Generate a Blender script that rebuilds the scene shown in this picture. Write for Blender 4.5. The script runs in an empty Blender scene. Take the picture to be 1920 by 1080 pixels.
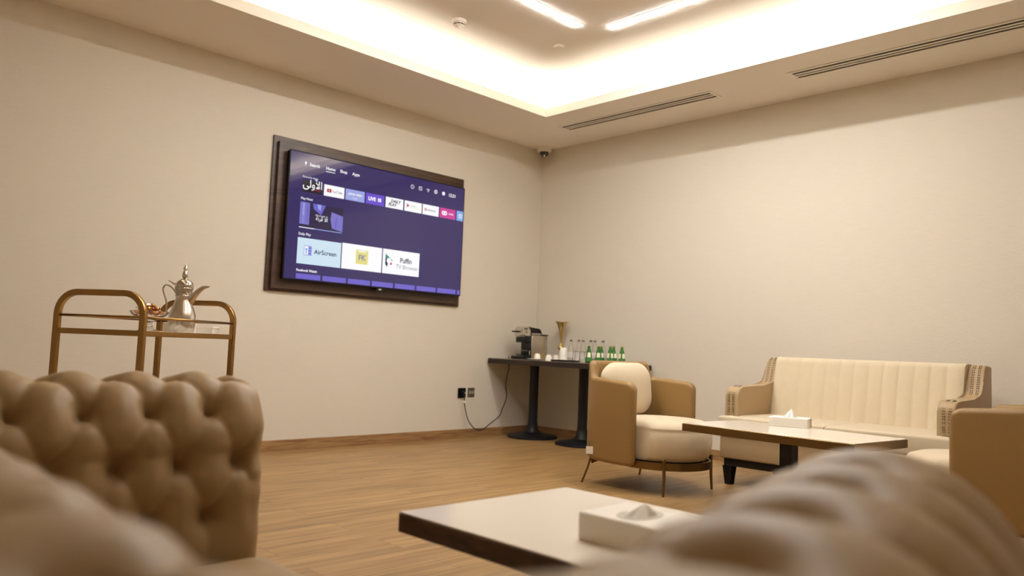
import bpy, bmesh, math, random
from mathutils import Vector, Matrix, noise
random.seed(4)
PI = math.pi
sc = bpy.context.scene
COL = sc.collection

# ------------------------------------------------------------------ camera
F_PX = 1453.54
yaw, pitch, roll = 0.77794, 0.077015, 0.039914
fw = Vector((math.sin(yaw)*math.cos(pitch), math.cos(yaw)*math.cos(pitch), math.sin(pitch)))
r0 = Vector((math.cos(yaw), -math.sin(yaw), 0))
u0 = r0.cross(fw)
rt = r0*math.cos(roll) + u0*math.sin(roll)
up = -r0*math.sin(roll) + u0*math.cos(roll)
cd = bpy.data.cameras.new('camera')
cam = bpy.data.objects.new('camera', cd)
COL.objects.link(cam)
M = Matrix((rt, up, -fw)).transposed().to_4x4()
M.translation = Vector((-5.7781, -5.4837, 0.85))
cam.matrix_world = M
cd.sensor_width = 36
cd.lens = 36*F_PX/1920
cd.clip_start = 0.02
cd.dof.use_dof = True
cd.dof.focus_distance = 3.8
cd.dof.aperture_fstop = 2.5
sc.camera = cam

# ------------------------------------------------------------------ world, exposure
w = bpy.data.worlds.new('world')
sc.world = w
w.use_nodes = True
w.node_tree.nodes['Background'].inputs[0].default_value = (0.9, 0.8, 0.65, 1)
w.node_tree.nodes['Background'].inputs[1].default_value = 0.02
sc.view_settings.view_transform = 'Standard'
sc.view_settings.look = 'None'
sc.view_settings.gamma = 1
sc.view_settings.exposure = 0.06
sc.cycles.use_denoising = True
sc.cycles.max_bounces = 12
sc.cycles.diffuse_bounces = 8
sc.cycles.sample_clamp_indirect = 6

COVE = 98.0          # emission of the hidden cove strips
LINE = 130.0          # emission of the flush linear lights
WARM = (1.0, 0.95, 0.84)
WHITE_L = (1.0, 0.98, 0.955)

# ------------------------------------------------------------------ materials
def lin(h):
    h = h.lstrip('#')
    o = []
    for i in (0, 2, 4):
        c = int(h[i:i+2], 16)/255
        o.append(c/12.92 if c <= .04045 else ((c+.055)/1.055)**2.4)
    return (*o, 1)

MATS = {}
def mat(name, col, rough=.5, metal=0, spec=.5, coat=0, sheen=0, trans=0, ior=1.45, emit=None, estr=0,
        noise_amt=0, noise_scale=(20, 20, 20), bump=0, bump_scale=None, detail=4, coord='Object', alpha=1):
    if name in MATS: return MATS[name]
    m = bpy.data.materials.new(name); m.use_nodes = True
    nt = m.node_tree; b = nt.nodes['Principled BSDF']
    c = lin(col) if isinstance(col, str) else (*col, 1)
    b.inputs['Base Color'].default_value = c
    b.inputs['Roughness'].default_value = rough
    b.inputs['Metallic'].default_value = metal
    b.inputs['Specular IOR Level'].default_value = spec
    b.inputs['Coat Weight'].default_value = coat
    b.inputs['Coat Roughness'].default_value = .1
    b.inputs['Sheen Weight'].default_value = sheen
    b.inputs['Transmission Weight'].default_value = trans
    b.inputs['IOR'].default_value = ior
    if emit is not None:
        b.inputs['Emission Color'].default_value = (*lin(emit)[:3], 1) if isinstance(emit, str) else (*emit, 1)
        b.inputs['Emission Strength'].default_value = estr
    if noise_amt or bump:
        tc = nt.nodes.new('ShaderNodeTexCoord')
        mp = nt.nodes.new('ShaderNodeMapping'); mp.inputs['Scale'].default_value = noise_scale
        nt.links.new(tc.outputs[coord], mp.inputs[0])
        n = nt.nodes.new('ShaderNodeTexNoise'); n.inputs['Scale'].default_value = 1; n.inputs['Detail'].default_value = detail
        nt.links.new(mp.outputs[0], n.inputs[0])
        if noise_amt:
            mx = nt.nodes.new('ShaderNodeMix'); mx.data_type = 'RGBA'
            mx.inputs[6].default_value = tuple(v*(1-noise_amt) for v in c[:3])+(1,)
            mx.inputs[7].default_value = tuple(min(1, v*(1+noise_amt)) for v in c[:3])+(1,)
            nt.links.new(n.outputs[0], mx.inputs[0]); nt.links.new(mx.outputs[2], b.inputs['Base Color'])
        if bump:
            bp = nt.nodes.new('ShaderNodeBump'); bp.inputs['Strength'].default_value = bump; bp.inputs['Distance'].default_value = .004
            src = n
            if bump_scale:
                mp2 = nt.nodes.new('ShaderNodeMapping'); mp2.inputs['Scale'].default_value = bump_scale
                nt.links.new(tc.outputs[coord], mp2.inputs[0])
                src = nt.nodes.new('ShaderNodeTexNoise'); src.inputs['Scale'].default_value = 1; src.inputs['Detail'].default_value = 3
                nt.links.new(mp2.outputs[0], src.inputs[0])
            nt.links.new(src.outputs[0], bp.inputs['Height']); nt.links.new(bp.outputs[0], b.inputs['Normal'])
    MATS[name] = m
    return m

def wood_floor():
    m = bpy.data.materials.new('oak_floor'); m.use_nodes = True
    nt = m.node_tree; b = nt.nodes['Principled BSDF']; N = nt.nodes.new; L = nt.links.new
    tc = N('ShaderNodeTexCoord')
    br = N('ShaderNodeTexBrick'); br.offset = .37; br.offset_frequency = 2
    br.inputs['Scale'].default_value = 1; br.inputs['Brick Width'].default_value = 1.25; br.inputs['Row Height'].default_value = .19
    br.inputs['Mortar Size'].default_value = .0012; br.inputs['Mortar Smooth'].default_value = .2; br.inputs['Bias'].default_value = 0
    br.inputs['Color1'].default_value = (0, 0, 0, 1); br.inputs['Color2'].default_value = (1, 1, 1, 1); br.inputs['Mortar'].default_value = (.5, .5, .5, 1)
    L(tc.outputs['Object'], br.inputs['Vector'])
    # grain: noise stretched along x, shifted per plank
    mp = N('ShaderNodeMapping'); mp.inputs['Scale'].default_value = (1.6, 26, 1)
    L(tc.outputs['Object'], mp.inputs[0])
    add = N('ShaderNodeVectorMath'); add.operation = 'MULTIPLY_ADD'
    L(br.outputs['Color'], add.inputs[0]); add.inputs[1].default_value = (7, 13, 0); L(mp.outputs[0], add.inputs[2])
    n1 = N('ShaderNodeTexNoise'); n1.inputs['Scale'].default_value = 1; n1.inputs['Detail'].default_value = 6; n1.inputs['Distortion'].default_value = .6
    L(add.outputs[0], n1.inputs[0])
    mp2 = N('ShaderNodeMapping'); mp2.inputs['Scale'].default_value = (5, 120, 1); L(tc.outputs['Object'], mp2.inputs[0])
    n2 = N('ShaderNodeTexNoise'); n2.inputs['Scale'].default_value = 1; n2.inputs['Detail'].default_value = 3; L(mp2.outputs[0], n2.inputs[0])
    cr = N('ShaderNodeValToRGB')
    e = cr.color_ramp.elements
    e[0].position = .30; e[0].color = lin('#86683f'); e[1].position = .72; e[1].color = lin('#c09c68')
    x = e.new(.5); x.color = lin('#a98655')
    L(n1.outputs[0], cr.inputs[0])
    hs = N('ShaderNodeMix'); hs.data_type = 'RGBA'; hs.blend_type = 'MULTIPLY'; hs.inputs[0].default_value = .35
    L(cr.outputs[0], hs.inputs[6])
    cr2 = N('ShaderNodeValToRGB'); cr2.color_ramp.elements[0].color = (.62, .55, .5, 1); cr2.color_ramp.elements[1].color = (1.0, 1.0, 1.0, 1)
    L(br.outputs['Color'], cr2.inputs[0]); L(cr2.outputs[0], hs.inputs[7])
    h2 = N('ShaderNodeMix'); h2.data_type = 'RGBA'; h2.blend_type = 'MULTIPLY'; h2.inputs[0].default_value = .35
    L(hs.outputs[2], h2.inputs[6]); L(n2.outputs[0], h2.inputs[7])
    jn = N('ShaderNodeMix'); jn.data_type = 'RGBA'; L(br.outputs['Fac'], jn.inputs[0]); L(h2.outputs[2], jn.inputs[6]); jn.inputs[7].default_value = lin('#4b3523')
    L(jn.outputs[2], b.inputs['Base Color'])
    b.inputs['Roughness'].default_value = .38
    bp = N('ShaderNodeBump'); bp.inputs['Strength'].default_value = .12; bp.inputs['Distance'].default_value = .003
    L(n1.outputs[0], bp.inputs['Height']); L(bp.outputs[0], b.inputs['Normal'])
    return m

def wood(name, c1, c2, scale, rough=.45, coord='Object'):
    m = bpy.data.materials.new(name); m.use_nodes = True
    nt = m.node_tree; b = nt.nodes['Principled BSDF']; N = nt.nodes.new; L = nt.links.new
    tc = N('ShaderNodeTexCoord'); mp = N('ShaderNodeMapping'); mp.inputs['Scale'].default_value = scale
    L(tc.outputs[coord], mp.inputs[0])
    n1 = N('ShaderNodeTexNoise'); n1.inputs['Scale'].default_value = 1; n1.inputs['Detail'].default_value = 6; n1.inputs['Distortion'].default_value = 1.2
    L(mp.outputs[0], n1.inputs[0])
    cr = N('ShaderNodeValToRGB'); e = cr.color_ramp.elements
    e[0].position = .35; e[0].color = lin(c1); e[1].position = .65; e[1].color = lin(c2)
    L(n1.outputs[0], cr.inputs[0]); L(cr.outputs[0], b.inputs['Base Color'])
    b.inputs['Roughness'].default_value = rough
    return m

def emission(name, col, s):
    m = bpy.data.materials.new(name); m.use_nodes = True
    nt = m.node_tree; nt.nodes.remove(nt.nodes['Principled BSDF'])
    e = nt.nodes.new('ShaderNodeEmission'); e.inputs[0].default_value = (*col[:3], 1); e.inputs[1].default_value = s
    nt.links.new(e.outputs[0], nt.nodes['Material Output'].inputs[0])
    return m

wallpaper = mat('woven_wallpaper', '#dbd3c4', .85, spec=.2, noise_amt=.045, noise_scale=(9, 9, 160), bump=.35, bump_scale=(30, 30, 420))
paint = mat('ceiling_paint', '#f3ede3', .8, spec=.2)
floor_m = wood_floor()
skirt_m = wood('skirting_wood', '#7a5738', '#a27f54', (3, 3, 40))
walnut = wood('dark_walnut', '#2a1a10', '#4a3222', (2, 8, 22), .4)
leather = mat('tan_leather', '#9c8360', .42, spec=.32, noise_amt=.05, noise_scale=(6, 6, 6), bump=.12, bump_scale=(260, 260, 260))
leather_s = mat('smooth_tan_leather', '#8c6e42', .42, spec=.4, noise_amt=.04, noise_scale=(5, 5, 5), bump=.08, bump_scale=(300, 300, 300))
leather_l = mat('light_tan_leather', '#ab9370', .42, spec=.35, noise_amt=.04, noise_scale=(5, 5, 5), bump=.08, bump_scale=(300, 300, 300))
cream = mat('cream_velvet', '#d2c3a7', .85, spec=.15, sheen=.3, noise_amt=.05, noise_scale=(14, 14, 14), bump=.25, bump_scale=(220, 220, 220))
gold = mat('brushed_brass', '#9a7646', .3, 1, noise_amt=.06, noise_scale=(30, 30, 30))
gold_s = mat('polished_gold', '#d8bf80', .16, 1)
bronze = mat('bronze_edge', '#7b6340', .34, 1)
darkedge = mat('dark_bronze_edge', '#7b6340', .34, 1)
black_m = mat('black_powder_metal', '#15161a', .45, spec=.4)
black_p = mat('black_plastic', '#0d0d0f', .25)
blackwood = mat('black_lacquer_wood', '#15120f', .35)
dark_top = mat('dark_wenge_edge', '#231712', .35)
marble = mat('cream_marble_top', '#f8f1e4', .08, spec=.5, noise_amt=.04, noise_scale=(3, 3, 3), detail=8)
white_c = mat('white_card', '#f3eee4', .6)
tissue_m = mat('white_tissue', '#fbf8f2', .9)
white_p = mat('white_plastic', '#efe9dc', .4)
porcelain = mat('white_porcelain', '#f5efe2', .22)
silver = mat('brushed_silver', '#dcd6cd', .24, 1, noise_amt=.06, noise_scale=(60, 60, 2))
silver_p = mat('polished_silver', '#d8d2ca', .1, 1)
chrome = mat('chrome', '#cfcac2', .12, 1)
alu = mat('brushed_aluminium', '#c9c0b2', .3, 1, noise_amt=.08, noise_scale=(3, 200, 3))
glass = mat('clear_glass', '#ffffff', .02, trans=1, ior=1.45)
green_g = mat('green_glass', '#8fd08c', .03, trans=1, ior=1.45)
label_g = mat('green_label', '#3f7a3c', .45)
label_c = mat('cream_label', '#f2ecd0', .45)
foil = mat('foil_sweet_wrapper', '#c98a4a', .22, .9, noise_amt=.25, noise_scale=(80, 80, 80), bump=.6)
foil_s = mat('silver_sweet_wrapper', '#d8cfc2', .2, .9, bump=.6, noise_scale=(90, 90, 90))
slot_m = mat('dark_slot', '#1b130d', .8)  # dark colour put in for shade inside slots
cable_m = mat('black_cable', '#0c0b0b', .5)
grey_plate = mat('grey_metal_plate', '#8d8578', .35, .8)
dome_m = mat('smoked_dome', '#2a2018', .08, coat=1)

# ------------------------------------------------------------------ object helpers
def link(name, me, m=None, parent=None, smooth=False, auto=None):
    o = bpy.data.objects.new(name, me); COL.objects.link(o)
    if m is not None:
        for mm in (m if isinstance(m, (list, tuple)) else [m]): me.materials.append(mm)
    if parent is not None: o.parent = parent
    if smooth:
        me.shade_smooth()
        if auto: me.set_sharp_from_angle(angle=math.radians(auto))
    return o

def obj(name, bm, m=None, parent=None, smooth=False, auto=None):
    me = bpy.data.meshes.new(name)
    bmesh.ops.recalc_face_normals(bm, faces=bm.faces)
    bm.to_mesh(me); bm.free()
    return link(name, me, m, parent, smooth, auto)

def tag(o, label, cat, group=None, kind=None):
    o['label'] = label; o['category'] = cat
    if group: o['group'] = group
    if kind: o['kind'] = kind
    return o

def thing(name, label, cat, loc=(0, 0, 0), rz=0, group=None):
    o = bpy.data.objects.new(name, None); COL.objects.link(o)
    o.empty_display_size = .1
    o.location = loc; o.rotation_euler = (0, 0, rz)
    return tag(o, label, cat, group)

def struct(o):
    o['kind'] = 'structure'; return o

def kids(o): return [c for c in COL.objects if c.parent == o]
def copy_tree(o, parent=None):
    c = o.copy(); COL.objects.link(c); c.parent = parent
    for ch in kids(o): copy_tree(ch, c)
    return c

def BM(): return bmesh.new()

def box(bm, lo, hi, bev=0, seg=2, mi=0):
    x0, y0, z0 = lo; x1, y1, z1 = hi
    r = bmesh.ops.create_cube(bm, size=1)
    vs = r['verts']
    for v in vs:
        v.co = Vector(((x0+x1)/2+v.co.x*(x1-x0), (y0+y1)/2+v.co.y*(y1-y0), (z0+z1)/2+v.co.z*(z1-z0)))
    fs = list({f for v in vs for f in v.link_faces})
    for f in fs: f.material_index = mi
    if bev:
        es = list({e for v in vs for e in v.link_edges})
        bmesh.ops.bevel(bm, geom=es, offset=bev, segments=seg, profile=.5, affect='EDGES')
    return bm

def lathe(bm, prof, c=(0, 0, 0), n=32, axis='z', mi=0, cap=True):
    rings = []
    for r, z in prof:
        ring = []
        for i in range(n):
            a = 2*PI*i/n
            p = (r*math.cos(a), r*math.sin(a), z)
            if axis == 'x': p = (z, p[0], p[1])
            if axis == 'y': p = (p[1], z, p[0])
            ring.append(bm.verts.new((c[0]+p[0], c[1]+p[1], c[2]+p[2])))
        rings.append(ring)
    for a, b in zip(rings, rings[1:]):
        for i in range(n):
            f = bm.faces.new((a[i], a[(i+1) % n], b[(i+1) % n], b[i])); f.material_index = mi
    if cap:
        for ring in (rings[0], rings[-1]):
            f = bm.faces.new(ring); f.material_index = mi
    return bm

def catmull(pts, k=8):
    P = [Vector(p) for p in pts]
    out = []
    for i in range(len(P)-1):
        p0 = P[max(i-1, 0)]; p1 = P[i]; p2 = P[i+1]; p3 = P[min(i+2, len(P)-1)]
        for j in range(k):
            t = j/k
            out.append(.5*((2*p1)+(-p0+p2)*t+(2*p0-5*p1+4*p2-p3)*t*t+(-p0+3*p1-3*p2+p3)*t**3))
    out.append(P[-1])
    return out

def tube(bm, pts, r, n=10, cap=True, sq=None, upv=Vector((0, 0, 1))):
    """r: number or list; sq=(a,b): rounded rectangular section of half sizes a (side), b (up)"""
    P = [Vector(p) for p in pts]
    rings = []
    prev = None
    for i, p in enumerate(P):
        t = (P[min(i+1, len(P)-1)]-P[max(i-1, 0)]).normalized()
        if prev is None:
            s = t.cross(upv)
            if s.length < 1e-3: s = t.cross(Vector((1, 0, 0)))
            s.normalize()
        else:
            s = (prev - t*prev.dot(t)).normalized()
        prev = s
        u = s.cross(t)
        rr = r[i] if isinstance(r, (list, tuple)) else r
        ring = []
        if sq:
            a, b = sq; q = min(a, b)*.35
            sec = []
            for cx, cy, a0 in ((a-q, b-q, 0), (-a+q, b-q, PI/2), (-a+q, -b+q, PI), (a-q, -b+q, 1.5*PI)):
                for k in range(3):
                    an = a0+k*PI/4
                    sec.append((cx+q*math.cos(an), cy+q*math.sin(an)))
        else:
            sec = [(rr*math.cos(2*PI*k/n), rr*math.sin(2*PI*k/n)) for k in range(n)]
        for x, y in sec: ring.append(bm.verts.new(p+s*x+u*y))
        rings.append(ring)
    m = len(rings[0])
    for a, b in zip(rings, rings[1:]):
        for i in range(m): bm.faces.new((a[i], a[(i+1) % m], b[(i+1) % m], b[i]))
    if cap: bm.faces.new(rings[0]); bm.faces.new(rings[-1])
    return bm

def prism(bm, poly, lo, hi, plane='xz', bev=0, seg=3, mi=0):
    """extrude a 2-D outline; plane 'xz' extrudes along y, 'yz' along x, 'xy' along z"""
    def P(a, b, h):
        return {'xz': (a, h, b), 'yz': (h, a, b), 'xy': (a, b, h)}[plane]
    v0 = [bm.verts.new(P(a, b, lo)) for a, b in poly]; v1 = [bm.verts.new(P(a, b, hi)) for a, b in poly]
    n = len(poly)
    fs = [bm.faces.new(v0), bm.faces.new(v1)]
    es = set(fs[0].edges) | set(fs[1].edges)
    for i in range(n): fs.append(bm.faces.new((v0[i], v0[(i+1) % n], v1[(i+1) % n], v1[i])))
    for f in fs: f.material_index = mi
    if bev: bmesh.ops.bevel(bm, geom=list(es), offset=bev, segments=seg, profile=.5, affect='EDGES')
    return bm

def rounded(bm, c, s, r, n=10, f=None, mi=0):
    """rounded box of full size s, corner radius r, n cells per face; f(v_local)->displaced"""
    c = Vector(c); s = Vector(s)
    r = (r, r, r) if not isinstance(r, (tuple, list)) else r
    cache = {}
    def vert(p):
        k = tuple(round(x, 5) for x in p)
        if k not in cache:
            P = Vector((p[0]*s.x/2, p[1]*s.y/2, p[2]*s.z/2))
            inner = Vector([max(-s[i]/2+r[i], min(s[i]/2-r[i], P[i])) for i in range(3)])
            d = P-inner
            dn = Vector([d[i]/r[i] for i in range(3)])
            if dn.length > 1e-9:
                dn.normalize(); P = inner+Vector([dn[i]*r[i] for i in range(3)])
            if f: P = f(P)
            cache[k] = bm.verts.new(c+P)
        return cache[k]
    def g(i):   # denser near the edges
        t = -1+2*i/n
        return math.sin(t*PI/2)*.55+t*.45
    for ax in range(3):
        for sg in (-1, 1):
            for i in range(n):
                for j in range(n):
                    q = []
                    for di, dj in ((0, 0), (1, 0), (1, 1), (0, 1)):
                        p = [0, 0, 0]; p[ax] = sg; p[(ax+1) % 3] = g(i+di); p[(ax+2) % 3] = g(j+dj)
                        q.append(vert(p))
                    if len(set(q)) == 4:
                        fc = bm.faces.new(q if sg > 0 else q[::-1]); fc.material_index = mi
    return bm

def text_mesh(bm, s, size, x, y, z, mi=0, shear=0, sx=1, align='LEFT', spacing=1, bold=0):
    """text lying in the local x/z plane facing -y"""
    cu = bpy.data.curves.new('text', 'FONT'); cu.body = s; cu.size = size; cu.shear = shear; cu.align_x = align
    cu.space_character = spacing; cu.offset = bold; cu.resolution_u = 2
    o = bpy.data.objects.new('text', cu); COL.objects.link(o)
    dg = bpy.context.evaluated_depsgraph_get()
    me = bpy.data.meshes.new_from_object(o.evaluated_get(dg))
    vs = [bm.verts.new((x+v.co.x*sx, y, z+v.co.y)) for v in me.vertices]
    for p in me.polygons:
        try:
            f = bm.faces.new([vs[i] for i in p.vertices]); f.material_index = mi
        except ValueError: pass
    bpy.data.objects.remove(o); bpy.data.curves.remove(cu); bpy.data.meshes.remove(me)

# ------------------------------------------------------------------ room shell
X0, Y0 = -7.4, -7.4
HC, HR = 2.906, 3.15
def shell_box(name, lo, hi, m):
    bm = BM(); box(bm, lo, hi); return struct(obj(name, bm, m))
shell_box('floor', (X0-.1, Y0-.1, -.1), (.1, .1, 0), floor_m)
shell_box('wall_left', (X0-.1, 0, 0), (.1, .12, 3.4), wallpaper)
shell_box('wall_right', (0, Y0-.1, 0), (.12, 0, 3.4), wallpaper)
shell_box('wall_back', (X0-.1, Y0-.12, 0), (.1, Y0, 3.4), wallpaper)
shell_box('wall_side', (X0-.12, Y0, 0), (X0, 0, 3.4), wallpaper)
for nm, lo, hi in (('baseboard_left', (X0, -.014, 0), (0, 0, .08)), ('baseboard_right', (-.014, Y0, 0), (0, -.014, .08)),
                   ('baseboard_back', (X0, Y0, 0), (0, Y0+.014, .08)), ('baseboard_side', (X0, Y0, 0), (X0+.014, 0, .08))):
    bm = BM(); box(bm, lo, hi, .003); struct(obj(nm, bm, skirt_m))
# soffit ring with lip, cove trough and raised tray, one painted surface
OX0, OX1, OY0, OY1 = -4.9, -.867, -5.2, -.842
bm = BM()
def ring(bm, a, b, z0, z1):
    """ring between outer rect a and inner rect b"""
    ax0, ay0, ax1, ay1 = a; bx0, by0, bx1, by1 = b
    box(bm, (ax0, ay0, z0), (bx0, ay1, z1)); box(bm, (bx1, ay0, z0), (ax1, ay1, z1))
    box(bm, (bx0, ay0, z0), (bx1, by0, z1)); box(bm, (bx0, by1, z0), (bx1, ay1, z1))
op = (OX0, OY0, OX1, OY1)
ring(bm, (X0, Y0, 0, 0), op, HC, HC+.03)
ring(bm, (OX0-.015, OY0-.015, OX1+.015, OY1+.015), op, HC+.03, HC+.075)
T = .22
ring(bm, (X0, Y0, 0, 0), (OX0-T, OY0-T, OX1+T, OY1+T), HC+.03, HR+.05)
box(bm, (OX0-T, OY0-T, HR), (OX1+T, OY1+T, HR+.05))
struct(obj('ceiling', bm, paint))
# hidden LED strips in the trough
led = emission('cove_led', WARM, COVE)
def strip(lo, hi, label):
    t = thing('cove_light_strip', label, 'light strip', ((lo[0]+hi[0])/2, (lo[1]+hi[1])/2, HC+.031), group='warm light strips in the ceiling cove')
    cx, cy = (lo[0]+hi[0])/2, (lo[1]+hi[1])/2
    b = BM(); box(b, (lo[0]-cx-.004, lo[1]-cy-.004, 0), (hi[0]-cx+.004, hi[1]-cy+.004, .008)); obj('channel', b, alu, t)
    b = BM(); box(b, (lo[0]-cx, lo[1]-cy, .0085), (hi[0]-cx, hi[1]-cy, .016)); obj('diffuser', b, led, t)
q = .10
strip((OX0, OY1+q), (OX1, OY1+q+.02), 'warm cove light strip hidden above the soffit along the television wall')
strip((OX1+q, OY0), (OX1+q+.02, OY1), 'warm cove light strip hidden above the soffit along the sofa wall')
strip((OX0, OY0-q-.02), (OX1, OY0-q), 'warm cove light strip above the soffit opposite the television wall')
strip((OX0-q-.02, OY0), (OX0-q, OY1), 'warm cove light strip above the soffit opposite the sofa wall')
# flush linear lights
linm = emission('linear_diffuser', WHITE_L, LINE)
def linear(x0, y0, x1, y1, label):
    cx, cy = (x0+x1)/2, (y0+y1)/2
    t = thing('linear_ceiling_light', label, 'ceiling light', (cx, cy, HR), group='flush white linear lights in the raised ceiling')
    b = BM(); box(b, (x0-cx-.006, y0-cy-.006, -.003), (x1-cx+.006, y1-cy+.006, -.0005)); obj('frame', b, white_p, t)
    b = BM(); box(b, (x0-cx, y0-cy, -.006), (x1-cx, y1-cy, -.0031)); obj('diffuser', b, linm, t)
linear(-3.5, -1.985, -1.735, -1.925, 'white linear ceiling light running parallel to the television wall')
linear(-1.60, -3.9, -1.54, -2.10, 'white linear ceiling light running parallel to the sofa wall')

linear(-3.43, -4.5, -3.37, -3.4, 'unseen white linear light added to brighten the soffit and foreground')  # added fixture out of view, lifts soffit, floor and near table brightness

# ------------------------------------------------------------------ ceiling fittings
def vent(y0, y1, label):
    t = thing('air_vent', label, 'air vent', (-.50, (y0+y1)/2, HC), group='linear slot air vents in the soffit')
    h = (y1-y0)/2
    b = BM(); box(b, (-.062, -h, -.0015), (.062, h, -.0003)); obj('backing', b, slot_m, t)  # dark plate painted in place of the shade inside open slots
    b = BM()
    for a0, a1 in ((-.085, -.060), (.060, .085)): box(b, (a0, -h-.025, -.006), (a1, h+.025, -.0003), .001, 1)
    for s in (-1, 1): box(b, (-.06, s*(h+.0125)-.0125, -.006), (.06, s*(h+.0125)+.0125, -.0003), .001, 1)
    obj('frame', b, paint, t)
    for k in range(2):
        x = -.02+.04*k
        b = BM(); box(b, (x-.010, -h, -.006), (x+.010, h, -.0016)); obj('slat', b, paint, t)
vent(-2.30, -.75, 'short slotted air vent in the soffit nearer the corner camera')
vent(-5.2, -2.97, 'long slotted air vent in the soffit above the cream sofa')

t = thing('smoke_detector', 'white round smoke detector on the raised ceiling', 'smoke detector', (-2.353, -1.366, HR))
b = BM(); lathe(b, [(.052, -.0005), (.052, -.016), (.048, -.022), (.03, -.022)], n=40); obj('base', b, white_p, t, True, 35)
b = BM(); lathe(b, [(.03, -.022), (.040, -.0222), (.040, -.03), (.026, -.03)], n=40); obj('collar', b, white_p, t, True, 35)
b = BM()
for k in range(8):
    a = 2*PI*k/8
    pts = [(.0375*math.cos(a+d), .0375*math.sin(a+d), -.034) for d in (-.28, -.14, 0, .14, .28)]
    tube(b, pts, .003, 6)
obj('sensing_slot', b, slot_m, t)
b = BM(); lathe(b, [(.026, -.03), (.026, -.037), (.040, -.038), (.036, -.043), (.016, -.049), (.012, -.055), (.002, -.056)], n=40); obj('sensor_cap', b, white_p, t, True, 35)

b = BM(); lathe(b, [(.040, -.0005), (.040, -.008), (.034, -.011), (.033, -.016), (.002, -.018)], (0, 0, 0), 40)
o = obj('ceiling_sensor', b, paint, None, True, 35); o.location = (-1.555, -1.601, HR)
tag(o, 'small flat round ceiling sensor near the linear light ends', 'ceiling sensor')

t = thing('security_camera', 'white dome security camera on the soffit in the room corner', 'security camera', (-.115, -.125, HC)); t.scale = (1.18, 1.18, 1.18)
b = BM(); lathe(b, [(.062, -.0005), (.062, -.03), (.056, -.042), (.040, -.044)], n=40); obj('housing', b, white_p, t, True, 35)
b = BM(); lathe(b, [(.040, -.042)]+[(.040*math.cos(a), -.046-.040*math.sin(a)) for a in [k*PI/2/8 for k in range(8)]]+[(.002, -.086)], n=32); obj('dome', b, dome_m, t, True)
b = BM(); lathe(b, [(.012, -.06), (.012, -.078), (.010, -.089), (.004, -.0895)], (-.012, -.012, 0), 20); obj('lens', b, chrome, t, True, 30)

# ------------------------------------------------------------------ television and its walnut panel
t = thing('wall_panel', 'dark walnut backing panel mounted behind the television', 'wall panel', (-3.012, 0, 1.21))
PW, PH = 1.932, 1.196
b = BM(); box(b, (0, -.018, 0), (PW, -.0005, PH), .002, 1); obj('back_board', b, walnut, t)
b = BM(); box(b, (.035, -.045, .02), (PW-.045, -.0181, PH-.045), .002, 1); obj('raised_board', b, walnut, t)
t = thing('television', 'large flat television showing a purple app menu', 'television', (-2.91, -.10, 1.307))
TW, TH = 1.768, .993
b = BM(); box(b, (0, 0, 0), (TW, .05, TH), .004, 2); obj('body', b, black_p, t)
b = BM()
box(b, (-.003, -.002, -.004), (TW+.003, .012, .0), .0008, 1); box(b, (-.003, -.002, TH), (TW+.003, .012, TH+.004), .0008, 1)
box(b, (-.004, -.002, 0), (0, .012, TH), .0008, 1); box(b, (TW, -.002, 0), (TW+.004, .012, TH), .0008, 1)
obj('bezel', b, black_m, t)
b = BM(); box(b, (TW/2-.016, -.0050, -.012), (TW/2+.016, -.0045, -.009)); box(b, (TW/2-.013, -.0050, -.021), (TW/2+.013, -.0045, -.015))
box(b, (TW/2-.035, -.0044, -.025), (TW/2+.035, .006, -.0045), mi=1)
obj('badge', b, [mat('badge_letters', '#e8e2d8', .3, .2), black_p], t)

def screen_mat(name, col, s, rough=.12):
    m = bpy.data.materials.new(name); m.use_nodes = True
    bs = m.node_tree.nodes['Principled BSDF']
    bs.inputs['Base Color'].default_value = (.01, .01, .012, 1); bs.inputs['Roughness'].default_value = rough
    bs.inputs['Emission Color'].default_value = lin(col); bs.inputs['Emission Strength'].default_value = s
    return m
S = .92
scr = screen_mat('screen_violet', '#362c6c', .72, .045)
SC = {k: screen_mat('screen_'+k, c, S) for k, c in dict(
    white='#fdfdff', grey='#8f8a9c', lilac='#9da8e4', violet='#6a4fd0', pink='#cf3f98', sky='#7fb0ee', pale='#cfe6f4', red='#b5202e',
    black='#0b0a1c', row='#6c62c8', dark='#231c44', mid='#7a74c4', teal='#2b8f86', navy='#20184c', yellow='#e4dc86', green='#7fbf9a', rose='#c9537e', thumb='#8d88dd').items()}
b = BM(); box(b, (.004, -.001, .004), (TW-.004, .002, TH-.004)); SCREEN = obj('screen', b, scr, t)
def tile(name, x0, z0, x1, z1, m, d=.0014):
    b = BM(); box(b, (x0, -d, TH-z1), (x1, -.001, TH-z0)); return obj(name, b, m, SCREEN)
def rect(b, x0, z0, x1, z1, mi, d=.0018):
    v = [b.verts.new(p) for p in ((x0, -d, TH-z1), (x1, -d, TH-z1), (x1, -d, TH-z0), (x0, -d, TH-z0))]
    b.faces.new(v).material_index = mi
def disc(b, x, z, r, mi, d=.0018, r2=0, n=20, a0=0, a1=2*PI, sx=1):
    for k in range(n):
        A = a0+(a1-a0)*k/n; B = a0+(a1-a0)*(k+1)/n
        p = [(x+sx*r*math.cos(A), TH-z+r*math.sin(A)), (x+sx*r*math.cos(B), TH-z+r*math.sin(B))]
        if r2: p += [(x+sx*r2*math.cos(B), TH-z+r2*math.sin(B)), (x+sx*r2*math.cos(A), TH-z+r2*math.sin(A))]
        else: p += [(x, TH-z)]
        b.faces.new([b.verts.new((px, -d, pz)) for px, pz in p]).material_index = mi
def poly(b, pts, mi, d=.0018):
    b.faces.new([b.verts.new((x, -d, TH-z)) for x, z in pts]).material_index = mi
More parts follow.
